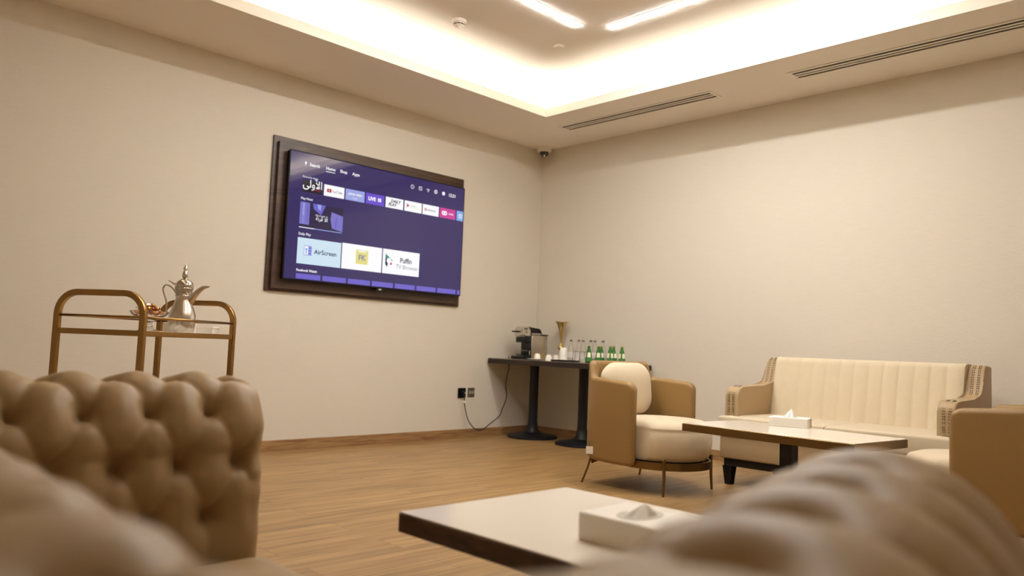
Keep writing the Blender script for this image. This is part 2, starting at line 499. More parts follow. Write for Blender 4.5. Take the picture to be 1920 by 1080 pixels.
allm = [SC[k] for k in ('white', 'grey', 'red', 'black', 'violet', 'teal', 'navy', 'yellow', 'green', 'rose', 'lilac', 'row', 'sky', 'dark', 'mid')]
ix = {k: i for i, k in enumerate(('white', 'grey', 'red', 'black', 'violet', 'teal', 'navy', 'yellow', 'green', 'rose', 'lilac', 'row', 'sky', 'dark', 'mid'))}
def flush(name):
    global b
    obj(name, b, allm, SCREEN); b = BM()
# texts and icons of the menu
b = BM()
T_ = lambda s, size, x, z, mi=0, **k: text_mesh(b, s, size, x, -.0022, TH-z, mi, **k)
T_('Search', .034, .165, .098, bold=.0008)
flush('menu_text')
T_('Home', .034, .311, .098, bold=.0008)
flush('menu_text')
T_('Shop', .034, .440, .098, bold=.0008)
flush('menu_text')
T_('Apps', .034, .556, .098, bold=.0008)
flush('menu_text')
rect(b, .313, .111, .396, .116, 0)
flush('menu_underline')
T_('Favourite Apps', .022, .112, .196)
flush('menu_text')
T_('Play Next', .026, .108, .368, bold=.0004)
flush('menu_text')
T_('Daily Play', .027, .106, .645, bold=.0004)
flush('menu_text')
T_('Facebook Watch', .026, .105, .926, bold=.0008)
flush('menu_text')
T_('12:21', .040, 1.578, .103, bold=.001)
flush('menu_text')
disc(b, .133, .078, .008, 0, n=12); rect(b, .125, .078, .141, .09, 0); rect(b, .131, .09, .135, .102, 0)      # microphone
flush('menu_icon')
disc(b, 1.169, .086, .018, 0, r2=.014); rect(b, 1.1675, .076, 1.1705, .092, 0)
flush('menu_icon')
for a in ((1.240, .070, 1.274, .074), (1.240, .098, 1.274, .102), (1.240, .070, 1.244, .102), (1.270, .070, 1.274, .102), (1.247, .084, 1.262, .088)): rect(b, *a, 0)
flush('menu_icon')
for r in (.026, .017): disc(b, 1.343, .102, r, 0, r2=r-.004, a0=PI*.25, a1=PI*.75, n=8)
disc(b, 1.343, .100, .005, 0, n=10)
flush('menu_icon')
disc(b, 1.431, .087, .018, 0, r2=.012); disc(b, 1.431, .087, .006, 0, n=12)
flush('menu_icon')
disc(b, 1.520, .087, .017, 0)
flush('menu_icon')
# app row
row = [(.115, .290, 'black'), (.305, .491, 'white'), (.503, .685, 'lilac'), (.699, .882, 'violet'), (.897, 1.081, 'white'), (1.094, 1.281, 'white'), (1.292, 1.474, 'white'), (1.485, 1.672, 'pink'), (1.686, TW-.005, 'sky')]
tiles = [tile('app_tile', a, .217, c, .307, SC[m]) for a, c, m in row]
b = BM()
T_('\ufef0\ufedf\ufeed\ufef7\ufe8d', .085, .203, .268, align='CENTER', bold=.001, sx=.9)
T_('SHARQ', .020, .196, .287, ix['red'], sx=1.2)
flush('app_logo')
rect(b, .332, .248, .372, .276, ix['red']); poly(b, [(.347, .255), (.347, .269), (.359, .262)], 0, .0022); T_('YouTube', .030, .377, .273, ix['grey'], sx=.85, bold=.0006)
flush('app_logo')
T_('prime video', .030, .594, .262, 0, align='CENTER', bold=.0006, sx=.9); disc(b, .594, .262, .03, 0, r2=.027, a0=-PI*.8, a1=-PI*.2, n=8)
flush('app_logo')
T_('LIVE', .042, .722, .275, 0, bold=.0018, sx=.95); rect(b, .818, .247, .850, .275, 0); poly(b, [(.828, .254), (.828, .268), (.842, .261)], ix['violet'], .0022)
flush('app_logo')
T_('DAILY', .036, .948, .258, ix['black'], bold=.0012, shear=.25); T_('PLAY', .036, .925, .289, ix['black'], bold=.0012, shear=.25)
flush('app_logo')
poly(b, [(1.118, .238), (1.118, .276), (1.150, .257)], ix['rose']); T_('planet', .024, 1.162, .262, ix['green']); rect(b, 1.162, .270, 1.255, .273, ix['yellow'])
flush('app_logo')
disc(b, 1.325, .262, .013, ix['red'], r2=.006); T_('videobox', .026, 1.343, .270, ix['grey'], bold=.0006)
flush('app_logo')
disc(b, 1.530, .262, .020, 0, r2=.009); disc(b, 1.552, .262, .020, 0, r2=.009); T_('media', .024, 1.588, .269, 0, bold=.0004)
flush('app_logo')
rect(b, 1.712, .246, 1.750, .282, 0); rect(b, 1.718, .252, 1.744, .276, ix['sky'], .0022); rect(b, 1.722, .260, 1.740, .264, 0, .0024)
flush('app_logo')
# play next thumbnail
th = tile('video_thumbnail', .106, .388, .492, .580, SC['dark'])
b = BM()
rect(b, .106, .388, .190, .560, ix['mid']); rect(b, .128, .388, .146, .555, ix['lilac']); rect(b, .166, .40, .176, .54, ix['row'])
poly(b, [(.215, .388), (.330, .388), (.292, .470), (.225, .430)], ix['row']); poly(b, [(.255, .388), (.290, .388), (.285, .44), (.262, .42)], ix['lilac'], .0022)
poly(b, [(.385, .430), (.492, .452), (.492, .578), (.395, .560), (.378, .49)], ix['mid']); poly(b, [(.425, .47), (.44, .47), (.436, .56), (.42, .555)], ix['row'], .0022)
flush('thumbnail_picture')
rect(b, .106, .582, .240, .588, 0); rect(b, .240, .582, .484, .588, ix['lilac'])
flush('progress_bar')
T_('Marriages in', .020, .297, .482, 0, align='CENTER', sx=1.1); T_('\ufe94\ufee7\ufeae\ufed7 \ufefb\ufe8d', .040, .300, .515, 0, align='CENTER', bold=.0004)
flush('thumbnail_text')
# big tiles
tile('app_tile', .103, .665, .491, .867, SC['pale']); tile('app_tile', .500, .660, .887, .867, SC['white']); tile('app_tile', .897, .660, 1.284, .867, SC['white'])
b = BM()
rect(b, .160, .722, .228, .800, ix['lilac']); rect(b, .166, .728, .196, .794, 0, .002); disc(b, .181, .752, .010, ix['sky'], .0022); rect(b, .176, .762, .186, .790, ix['sky'], .0022)
for k in range(3): rect(b, .202, .734+.022*k, .224, .744+.022*k, ix['row'], .002)
T_('AirScreen', .050, .250, .780, ix['navy'], bold=.0008, sx=1.0)
flush('app_logo')
rect(b, .632, .700, .750, .816, ix['yellow']); rect(b, .655, .706, .728, .716, 0, .002); T_('FK', .062, .691, .783, ix['grey'], align='CENTER', bold=.002)
flush('app_logo')
poly(b, [(.925, .705), (.925, .790), (.945, .812), (.960, .740)], ix['navy']); poly(b, [(.925, .700), (1.000, .752), (.975, .765), (.930, .735)], ix['teal'], .002)
disc(b, .962, .757, .024, 0, .0022); disc(b, .982, .780, .012, ix['rose'], .002)
T_('Puffin', .060, 1.075, .762, ix['navy'], bold=.0012, sx=.95); T_('TV Browser', .052, 1.035, .815, ix['grey'], sx=.92)
flush('app_logo')
x = .105
for k in range(8):
    tile('menu_card', x, .944, min(x+.213, TW-.006), .984, SC['row']); x += .2325

# ------------------------------------------------------------------ sockets and cable
t = thing('power_socket', 'black socket plate with a plug in it on the television wall', 'power socket', (-.982, 0, .414))
b = BM(); box(b, (-.048, -.009, -.046), (.048, -.0005, .046), .003); obj('plate', b, black_p, t)
b = BM(); rounded(b, (0.004, -.026, 0), (.044, .032, .044), .008, 6); obj('plug', b, black_m, t, True)
b = BM(); box(b, (.006, -.0445, -.003), (.016, -.0421, .007)); obj('indicator', b, white_p, t)
t = thing('wall_switch', 'grey metal outlet plate beside the black socket', 'outlet plate', (-.865, 0, .418))
b = BM(); box(b, (-.042, -.008, -.043), (.042, -.0005, .043), .003); obj('plate', b, grey_plate, t)
b = BM(); box(b, (-.030, -.011, -.012), (-.006, -.0081, .012), .001, 1); box(b, (.006, -.011, -.012), (.030, -.0081, .012), .001, 1); obj('socket_insert', b, mat('outlet_insert', '#a59a8a', .4), t)
t = thing('power_cable', 'thin black power cable sagging from the socket to the espresso machine', 'cable', (-.98, -.04, .37))
pts = [(-.978, -.042, .395), (-.982, -.05, .34), (-.985, -.055, .31), (-.93, -.05, .17), (-.85, -.06, .085), (-.77, -.07, .07), (-.66, -.06, .12), (-.54, -.06, .19), (-.50, -.06, .26), (-.45, -.05, .34), (-.44, -.05, .40), (-.465, -.06, .47), (-.46, -.06, .56), (-.42, -.05, .65), (-.40, -.018, .70), (-.40, -.016, .76)]
cp = [(p[0]+.98, p[1]+.04, p[2]-.37) for p in pts]
b = BM(); tube(b, catmull(cp, 8), .0045, 8); obj('cord', b, cable_m, t, True)
b = BM(); box(b, (-.018, -.022, -.045), (.008, -.008, -.025), .002); obj('cable_tag', b, white_c, t)

# ------------------------------------------------------------------ side table along the right wall
TZ = .746
t = thing('console_table', 'long dark table in the room corner carrying bottles and espresso machine', 'table', (-.36, -.74, 0))
b = BM(); box(b, (-.32, -.72, TZ-.050), (.32, .72, TZ-.004), .002, 1, 0); obj('tabletop', b, dark_top, t)
b = BM(); box(b, (-.318, -.718, TZ-.0039), (.318, .718, TZ), .001, 1); obj('top_surface', b, mat('table_laminate', '#8d8478', .2), t)
for py in (.45, -.17):
    b = BM(); lathe(b, [(.24, .0005), (.245, .012), (.235, .022), (.15, .034), (.075, .055), (.052, .09), (.044, .16), (.043, .68), (.075, .695), (.02, .6955)], (.05, py, 0), 48)
    obj('pedestal', b, black_m, t, True, 40)

# espresso machine: built facing -x, turned a little
t = thing('espresso_machine', 'black and silver espresso machine on the dark table', 'coffee machine', (-.36, -.25, TZ), math.radians(-4))
# local: -x is the front
prof = [(-.03, 0), (.155, 0), (.155, .215), (.145, .232), (-.015, .232), (-.03, .215)]
b = BM(); prism(b, prof, -.075, .075, 'xz', .006); obj('side_panel', b, alu, t, True, 40)
b = BM(); box(b, (-.105, -.07, .0005), (-.03, .07, .045), .004); box(b, (-.045, -.066, .045), (-.0295, .066, .225), .004); box(b, (-.115, -.066, .16), (-.045, .066, .225), .006)
obj('front_body', b, black_p, t, True, 40)
b = BM(); box(b, (-.175, -.06, .0005), (-.105, .06, .032), .006); obj('drip_tray', b, black_m, t, True, 40)
b = BM(); box(b, (-.17, -.055, .0325), (-.108, .055, .036), .001, 1); box(b, (-.120, -.05, .082), (-.0455, .05, .088), .001, 1); box(b, (-.049, -.068, .03), (-.045, -.060, .086)); obj('cup_rest', b, chrome, t)
b = BM(); lathe(b, [(.02, -.060), (.052, -.060), (.056, -.055), (.056, .055), (.052, .060), (.02, .060)], (-.09, 0, .258), 40, 'y'); obj('brew_head', b, silver_p, t, True, 40)
b = BM()
prism(b, [(-.06, .235), (.12, .235), (.12, .262), (.105, .288), (.085, .30), (-.05, .312)], -.052, .052, 'xz', .008); obj('top_cover', b, black_p, t, True, 40)
b = BM(); box(b, (-.02, -.056, .238), (.105, -.053, .252), .001, 1); obj('trim_strip', b, chrome, t)
b = BM(); box(b, (.13, -.07, .2325), (.19, .07, .245), .003); obj('tank_lid', b, black_p, t, True, 40)
b = BM(); box(b, (.157, -.065, .01), (.185, .065, .232), .006); obj('water_tank', b, glass, t, True, 40)
b = BM(); rounded(b, (-.155, 0, .262), (.10, .06, .016), .006, 6); obj('lever', b, black_p, t, True)
for dx, dz in ((-.115, .288), (-.10, .294), (-.085, .290), (-.118, .228)):
    b = BM(); lathe(b, [(.002, -.064), (.006, -.064), (.006, -.060), (.002, -.060)], (dx, 0, dz), 16, 'y')
    obj('button', b, black_p, t)
b = BM(); lathe(b, [(.002, -.069), (.012, -.069), (.014, -.061), (.002, -.060)], (-.085, 0, .262), 20, 'y'); obj('dial', b, chrome, t, True, 30)

# gold trumpet vase
b = BM(); lathe(b, [(.05, 0), (.052, .006), (.03, .016), (.012, .04), (.010, .085), (.014, .095), (.026, .108), (.030, .120), (.026, .132), (.012, .143), (.009, .16), (.010, .19), (.016, .24), (.028, .29), (.044, .335), (.058, .352), (.068, .358), (.066, .3595), (.054, .352), (.040, .334), (.024, .29), (.012, .24)], n=48)
o = obj('trumpet_vase', b, gold_s, None, True); o.location = (-.115, -.445, TZ); o.scale = (1.05, 1.05, 1.05)
tag(o, 'gold trumpet shaped vase standing on the dark corner table', 'vase')

# crockery
def cup(px, py, z, label, flip=False, s=1, group='small white espresso cups on the dark table'):
    t = thing('espresso_cup', label, 'cup', (px, py, z), random.uniform(0, 6), group)
    pr = [(.018, 0), (.020, .003), (.027, .02), (.030, .045), (.031, .055), (.029, .055), (.027, .045), (.024, .02), (.015, .006), (.002, .005)]
    pr = [(r*s, h*s) for r, h in pr]
    if flip: pr = [(r, .055*s-h) for r, h in pr]
    b = BM(); lathe(b, pr, n=28); obj('bowl', b, porcelain, t, True, 50)
    zz = .055*s
    hp = [(.028, 0, .018), (.040, 0, .016), (.046, 0, .028), (.042, 0, .040), (.029, 0, .044)]
    hp = [(x*s, y, (h*s if not flip else zz-h*s)) for x, y, h in hp]
    b = BM(); tube(b, catmull(hp, 4), .003, 6); obj('handle', b, porcelain, t, True)
    return t
def plate(px, py, z, r, label, m=porcelain, name='saucer', cat='plate', g=None):
    b = BM(); lathe(b, [(r*.55, 0), (r*.6, .002), (r, .012), (r, .014), (r*.62, .006), (.002, .005)], n=40)
    o = obj(name, b, m, None, True, 50); o.location = (px, py, z); return tag(o, label, cat, g)
plate(-.58, -.56, TZ, .085, 'white plate under a cup in front of the espresso machine', name='plate')
cup(-.575, -.57, TZ+.0062, 'upturned white cup on the white plate by the espresso machine', True)
cup(-.53, -.67, TZ, 'white cup right of the white plate on the dark table', True)
cup(-.40, -.645, TZ, 'white cup half hidden left of the tall stacked cups', True)
for k in range(3):
    b = BM(); lathe(b, [(.040, 0), (.0405, .002), (.030, .075), (.028, .0765), (.002, .0765), (.002, .0745), (.027, .0745), (.038, .002)], n=28)
    o = obj('paper_cup', b, white_c, None, True, 50); o.location = (-.42, -.75, TZ+.0145+.017*k)
    tag(o, ['lowest paper cup of the upturned white stack', 'middle paper cup of the upturned white stack', 'topmost paper cup of the upturned white stack'][k]+' on the dark table', 'paper cup', 'upturned white paper cups')
plate(-.42, -.75, TZ, .075, 'white plate under the stack of paper cups', name='plate')
t = thing('serving_tray', 'small dark serving tray on the front edge of the table', 'tray', (-.60, -.93, TZ), math.radians(8))
b = BM(); box(b, (-.06, -.11, .001), (.06, .11, .005), .001, 1); obj('base', b, black_m, t)
b = BM()
for s in (-1, 1):
    box(b, (s*.06-.004, -.11, .0052), (s*.06+.004, .11, .016), .001, 1); box(b, (-.056, s*.108-.004, .0052), (.056, s*.108+.004, .016), .001, 1)
obj('rim', b, black_m, t)

# bottles
def green_bottle(label=None):
    t = thing('green_bottle', label or '', 'bottle', group='green glass water bottles on the dark table')
    out = [(.027, 0), (.030, .004), (.031, .02), (.031, .055), (.028, .085), (.019, .125), (.0135, .148), (.012, .168), (.0135, .170), (.0135, .176)]
    inn = [(r-.002, h+.003) for r, h in out[::-1]]
    b = BM(); lathe(b, out+[(.0115, .176)]+[(max(.002, r), max(.004, h)) for r, h in inn[1:]]+[(.001, .005)], n=28); obj('glass', b, green_g, t, True, 50)
    b = BM(); lathe(b, [(.0316, .016), (.0318, .0165), (.0318, .054), (.0316, .0545)], n=28, cap=False); obj('label_band', b, label_g, t, True)
    b = BM()
    for a0 in (2.7, 4.2):      # pale neck label patches on the shoulder
        g = [[b.verts.new(((r+.001)*math.cos(a0+da), (r+.001)*math.sin(a0+da), h)) for da in (-.5, -.25, 0, .25, .5)] for r, h in ((.0305, .058), (.0283, .085), (.0235, .105))]
        for r1, r2 in zip(g, g[1:]):
            for i in range(4): b.faces.new((r1[i], r1[i+1], r2[i+1], r2[i]))
    obj('shoulder_label', b, label_c, t, True)
    b = BM(); lathe(b, [(.0145, .168), (.0150, .170), (.0150, .179), (.012, .1815), (.002, .182)], n=20); obj('cap', b, mat('cap_gold', '#cfc49a', .3, .6), t, True, 40)
    return t
GB = [(-.600, -1.20, 'green bottle standing in front, nearest the dark tray'), (-.40, -1.144, 'green bottle second from the left, touching its neighbour'), (-.335, -1.125, 'green bottle third from the left, close behind its neighbour'),
      (-.40, -1.275, 'green bottle left of the close right hand pair'), (-.335, -1.262, 'green bottle right of the close right hand pair'), (-.40, -1.402, 'rightmost green bottle, standing alone at the table end')]
g0 = None
for x, y, lb in GB:
    o = green_bottle() if g0 is None else copy_tree(g0)
    g0 = g0 or o
    o.location = (x, y, TZ); o.scale = (.95, .95, .86); o.rotation_euler = (0, 0, random.uniform(-.4, .4)); o['label'] = lb
def clear_bottle():
    t = thing('clear_bottle', '', 'bottle', group='clear glass water bottles at the back of the table')
    out = [(.027, 0), (.030, .004), (.030, .11), (.028, .13), (.016, .165), (.0125, .19), (.0125, .212)]
    b = BM(); lathe(b, out+[(.011, .212), (.011, .19), (.0145, .165), (.026, .13), (.028, .11), (.028, .007), (.002, .006)], n=28); obj('glass', b, glass, t, True, 50)
    b = BM(); lathe(b, [(.0140, .200), (.0145, .202), (.0145, .218), (.012, .2205), (.002, .221)], n=20); obj('cap', b, mat('cap_grey', '#8c8580', .35, .6), t, True, 40)
    b = BM(); lathe(b, [(.0304, .035), (.0306, .036), (.0306, .095), (.0304, .096)], n=28, cap=False); obj('label_band', b, mat('clear_label', '#e9e2dc', .4), t, True)
    return t
CB = [(-.20, -.647, 'clear bottle leftmost, just right of the paper cups'), (-.20, -.746, 'clear bottle left one of the middle back pair'), (-.12, -.731, 'clear bottle right one of the middle back pair'),
      (-.20, -.888, 'clear bottle behind the front green bottle, left one'), (-.12, -.873, 'clear bottle behind the front green bottle, right one'), (-.12, -.968, 'clear bottle rightmost in the back row')]
g0 = None
for x, y, lb in CB:
    o = clear_bottle() if g0 is None else copy_tree(g0)
    g0 = g0 or o
    o.location = (x, y, TZ); o.scale = (.95, .95, .93); o['label'] = lb
for x, y, lb in ((-.37, -.86, 'upturned drinking glass behind the dark tray, left one'), (-.42, -.985, 'upturned drinking glass behind the dark tray, right one')):
    b = BM(); lathe(b, [(.034, 0), (.035, .001), (.029, .095), (.027, .098), (.002, .098), (.002, .09), (.0265, .09), (.033, .001)], n=28)
    o = obj('drinking_glass', b, glass, None, True, 50); o.location = (x, y, TZ); tag(o, lb, 'glass', 'upturned drinking glasses on the dark table')

# ------------------------------------------------------------------ curved armchair (faces local -y)
def arm_shell():
    W, Rr, th = .315, .135, .060      # half width (centre line), plan corner radius
    yf, yb = -.135, .285
    plan = []
    n = 10
    for k in range(n+1): plan.append((-W, yf+(yb-Rr-yf)*k/n))
    for k in range(1, 13):
        a = PI-k*PI/2/12; plan.append((-W+Rr+Rr*math.cos(a), yb-Rr+Rr*math.sin(a)))
    for k in range(1, 9): plan.append((-W+Rr+(2*W-2*Rr)*k/8, yb))
    plan += [(-x, y) for x, y in plan[::-1][9:]] if False else []
    left = plan[:n+1+12]
    back = [(-W+Rr+(2*W-2*Rr)*k/8, yb) for k in range(1, 8)]
    full = left+back+[(-x, y) for x, y in left[::-1]]
    P = [Vector(p) for p in full]
    s = [0]
    for a, c in zip(P, P[1:]): s.append(s[-1]+(c-a).length)
    L = s[-1]
    # resample
    N = 120; Q = []
    for i in range(N+1):
        t = L*i/N
        j = max(k for k in range(len(s)) if s[k] <= t+1e-9); j = min(j, len(P)-2)
        f = (t-s[j])/(s[j+1]-s[j]); Q.append((P[j].lerp(P[j+1], f), t))
    bm = BM(); rings = []
    K = 28
    for i, (p, t) in enumerate(Q):
        tg = (Q[min(i+1, N)][0]-Q[max(i-1, 0)][0]).normalized(); nrm = Vector((-tg.y, tg.x))
        d = min(t, L-t)
        ss = max(0, min(1, (d-.345)/.045)); ss = ss*ss*(3-2*ss)
        zt = .665+.02*min(1, d/.3)+.105*ss
        zb = .155+.02*max(0, min(1, (d-.2)/.3))
        rc = .055
        e = 1.0
        if d < rc:
            q = math.sqrt(max(0, 1-(1-d/rc)**2)); zt -= rc*(1-q); zb += rc*.5*(1-q)
        e2 = .022
        thk = th*(1 if d > e2 else max(.25, math.sqrt(max(0, 1-(1-d/e2)**2))))
        hw = thk/2; rr = min(hw*.98, .028); ring_ = []
        for k in range(K):
            seg = k//7; a = (seg*PI/2)+(k % 7)/6*PI/2
            cx = (hw-rr)*(1 if seg in (0, 3) else -1); cz = (1 if seg in (0, 1) else -1)
            x = cx+rr*math.cos(a); z = (zt-rr if cz > 0 else zb+rr)+rr*math.sin(a)
            q = p+nrm*x
            ring_.append(bm.verts.new((q.x, q.y, z)))
        rings.append(ring_)
    for a, c in zip(rings, rings[1:]):
        for k in range(K): bm.faces.new((a[k], a[(k+1) % K], c[(k+1) % K], c[k]))
    bm.faces.new(rings[0]); bm.faces.new(rings[-1])
    return bm

def make_armchair(label):
    t = thing('armchair', label, 'armchair', group='curved tan and cream armchairs')
    obj('shell', arm_shell(), leather_s, t, True, 60)
    # round seat: puffed drum with a top seam
    b = BM(); n = 64
    prof = [(.02, .205), (.20, .205), (.272, .212), (.296, .24), (.310, .30), (.312, .34), (.306, .385), (.300, .400), (.3035, .406), (.300, .413), (.283, .436), (.24, .450), (.14, .458), (.02, .460)]
    rings = []
    for r, z in prof:
        rg = []
        for i in range(n):
            a = 2*PI*i/n; x = r*math.cos(a); y = r*math.sin(a)
            if abs(x) > .255 and y > -.11: x = .255*(1 if x > 0 else -1)+(abs(x)-.255)*.3*(1 if x > 0 else -1)
            rg.append(b.verts.new((x*.985, y-.11 if y < 0 else y*1.12-.11, z-.012)))
        rings.append(rg)
    for a, c in zip(rings, rings[1:]):
        for i in range(n): b.faces.new((a[i], a[(i+1) % n], c[(i+1) % n], c[i]))
    b.faces.new(rings[0]); b.faces.new(rings[-1])
    obj('seat_cushion', b, cream, t, True, 60)
    # back cushion: tall rounded pad
    def f(P):
        P = P.copy()
        wz = (P.z+.16)/.32
        P.x *= 1-.10*abs(2*wz-1)**3
        P.y += -.012*math.cos(P.x/.21*PI/2)*math.cos(P.z/.17*PI/2)+.05*(P.x/.21)**2*.2
        P.y += (P.z)*.10
        return P
    b = BM(); rounded(b, (.0, .180, .612), (.49, .115, .34), (.115, .055, .115), 18, f); obj('back_cushion', b, cream, t, True)
    # metal frame: band under the seat and four slim legs
    b = BM(); n = 72; sec = []
    for i in range(n):
        a = 2*PI*i/n; r = .308
        x = r*math.cos(a); y = r*math.sin(a)
        if y > 0: y *= 1.3
        sec.append((x*.96, y-.11))
    for zz0, zz1 in ((.150, .196),):
        vo = [[b.verts.new((x*k, (y+.11)*k-.11, z)) for x, y in sec] for k, z in ((1, zz0), (1, zz1), (.96, zz1), (.96, zz0))]
        for j in range(4):
            a, c = vo[j], vo[(j+1) % 4]
            for i in range(n): b.faces.new((a[i], a[(i+1) % n], c[(i+1) % n], c[i]))
    obj('metal_band', b, bronze, t, True, 40)
    b = BM(); lathe(b, [(.02, .16), (.27, .16), (.27, .19), (.02, .19)], (0, -.09, 0), 48); obj('base_board', b, blackwood, t)
    for sx, sy, ex in ((-1, -.307, 0), (1, -.307, 0)):
        b = BM(); tube(b, [(sx*.25, sy, .215), (sx*.25, sy-.003, .10), (sx*.258, sy-.006, .0)], [.0115, .0095, .007], 12)
        lathe(b, [(.002, .222), (.009, .221), (.0125, .216), (.0125, .205)], (sx*.25, sy, 0), 12)
        obj('leg', b, bronze, t, True, 40)
    for sx in (-1, 1):
        b = BM()
        pl = [(sx*.25, .20, .20), (sx*.275, .245, .17), (sx*.285, .265, .10), (sx*.30, .30, .0)]
        tube(b, catmull(pl, 5), .007, 10)
        prism(b, [(.10, .165), (.27, .165), (.25, .125), (.19, .15)], sx*.262-.003, sx*.262+.003, 'yz')
        obj('leg', b, bronze, t, True, 40)
    return t
ch = make_armchair('cream and tan armchair with its side to the dark table, in full view')
ch.location = (-1.545, -2.505, 0); ch.rotation_euler = (0, 0, math.radians(-2))
c2 = copy_tree(ch)
c2.location = (-1.68, -4.54, 0); c2.rotation_euler = (0, 0, math.radians(180))
c2['label'] = 'dark sided tan armchair cut off by the right edge of the photo'
t = thing('furniture_tag', 'small white paper tag on a string behind the full view armchair', 'tag', (-1.905, -2.305, .228), math.radians(-48))
b = BM(); box(b, (-.018, -.0075, -.027), (.026, -.0062, .020)); obj('paper', b, white_c, t)
b = BM(); tube(b, [(0, 0, -.03), (.002, -.002, .05)], .006, 10); obj('cord', b, bronze, t, True)

# ------------------------------------------------------------------ cream sofa against the right wall
t = thing('sofa', 'cream fabric sofa with tan leather arms and stud trim', 'sofa', (-.24, -2.74, 0), -PI/2)
# local x runs along the wall (0..1.56, toward -y in the room), local y = -distance from the wall
SW, SA = 1.41, .095
def arm_profile():
    p = [(-.02, .17), (-.02, .850)]
    p += [(-.10, .858), (-.150, .850), (-.175, .825), (-.205, .76), (-.225, .70), (-.25, .672), (-.29, .660), (-.40, .656)]
    p += [(-.66, .650)]+[(-.70-.055*math.sin(a), .590+.057*math.cos(a)) for a in (.0, .4, .8, 1.2, 1.57)]
    p += [(-.757, .45), (-.757, .17)]
    return p
def studs(x0, sgn, which):
    b = BM()
    path1 = [Vector((0, y, z)) for y, z in ((-.150, .853), (-.178, .829), (-.208, .762), (-.228, .702), (-.248, .677))]
    path2 = [Vector((0, y, z)) for y, z in ((-.66, .653), (-.72, .638), (-.755, .60), (-.7605, .55), (-.7605, .44))]
    for path in ((path1, path2)[which],):
        pts = catmull(path, 10); d = 0; acc = [pts[0]]
        for a, c in zip(pts, pts[1:]):
            d += (c-a).length
            if d > .0125: acc.append(c); d = 0
        for off in (.028, .060):
            for q in acc:
                for dx in (-.0048, .0048):
                    m4 = Matrix.Translation((x0+sgn*(off+dx), q.y, q.z)) @ Matrix.Scale(.0032, 4)
                    bmesh.ops.create_icosphere(b, subdivisions=1, radius=1, matrix=m4)
    return b
for k in (0, 1):
    x0 = 0 if k == 0 else SW-SA
    b = BM(); prism(b, arm_profile(), x0, x0+SA, 'yz', .014, 4); a = obj('arm', b, leather_l, t, True, 50)
    for wh in (0, 1): obj('stud_trim', studs(0 if k == 0 else SW, 1 if k == 0 else -1, wh), mat('antique_studs', '#33251a', .3, .6), a, True)
# back rest with vertical channels
b = BM(); nx, nz = 150, 26; g = []
zz = [.40+.445*j/(nz-4) for j in range(nz-3)]
def backy(z): return -.315+.10*((z-.40)/.46)**.8-.012*math.sin(PI*(z-.4)/.46)
xa, xb = SA+.001, SW-SA-.001
for i in range(nx+1):
    x = xa+(xb-xa)*i/nx; s = (x-xa)/(xb-xa)*13; fr = abs(s-round(s))
    ch_ = .010*(1-math.exp(-(fr/.16)))
    col_ = []
    for z in zz: col_.append((x, backy(z)-ch_, z))
    yt = backy(.845)
    col_ += [(x, yt+.02-ch_, .858), (x, yt+.06, .863), (x, -.04, .856), (x, -.02, .84), (x, -.02, .40)]
    g.append([b.verts.new(v) for v in col_])
for a, c in zip(g, g[1:]):
    for j in range(len(a)-1): b.faces.new((a[j], c[j], c[j+1], a[j+1]))
    b.faces.new((a[-1], c[-1], c[0], a[0]))
b.faces.new(g[0]); b.faces.new(g[-1])
obj('backrest', b, cream, t, True, 60)
for k in (0, 1):
    xm = SW/2; x0, x1 = (-.015, xm-.003) if k == 0 else (xm+.003, SW+.015)
    def f(P, w=(x1-x0)):
        P = P.copy()
        if P.z > 0: P.z += .018*math.cos(P.x/w*PI)*max(0, math.cos(P.y/.5*PI*.9))
        return P
    # cushion in two depths so it passes between the arms and then spreads in front of them
    b = BM(); outl = [(SA+.003 if k == 0 else xm+.003, -.30), (SA+.003 if k == 0 else xm+.003, -.765), (x0, -.77), (x0, -.825), (x1, -.825), (x1, -.77), (xm-.003 if k == 0 else SW-SA-.003, -.765), (xm-.003 if k == 0 else SW-SA-.003, -.30)]
    cl = []
    for p in outl:
        if not cl or (Vector(p)-Vector(cl[-1])).length > 1e-3: cl.append(p)
    prism(b, cl, .335, .452, 'xy', .018, 4)
    for v in b.verts:
        if v.co.z > .44: v.co.z += .012*math.sin(PI*min(1, max(0, (v.co.x-x0)/(x1-x0))))
    obj('seat_cushion', b, cream, t, True, 50)
b = BM()
for zz_ in (.328,):
    tube(b, [(0.0, -.30, zz_), (0.0, -.823, zz_), (SW, -.823, zz_), (SW, -.30, zz_)], .005, 8)
obj('welt', b, mat('cream_welt', '#e9ddc6', .5), t, True)
b = BM(); box(b, (-.004, -.818, .175), (SW+.004, -.03, .324), .012, 3); obj('base', b, leather_l, t, True, 50)
b = BM(); box(b, (.02, -.80, .125), (SW-.02, -.05, .1745), .004); obj('plinth_frame', b, blackwood, t)
for x in (.045, SW-.045):
    for y in (-.765, -.08):
        b = BM()
        lo = .022; hi = .034
        vs = []
        for s_, z_ in ((lo, 0), (hi, .1245)):
            vs.append([b.verts.new((x+sx*s_, y+sy*s_, z_)) for sx, sy in ((-1, -1), (1, -1), (1, 1), (-1, 1))])
        b.faces.new(vs[0]); b.faces.new(vs[1])
        for i in range(4): b.faces.new((vs[0][i], vs[0][(i+1) % 4], vs[1][(i+1) % 4], vs[1][i]))
        obj('leg', b, blackwood, t)

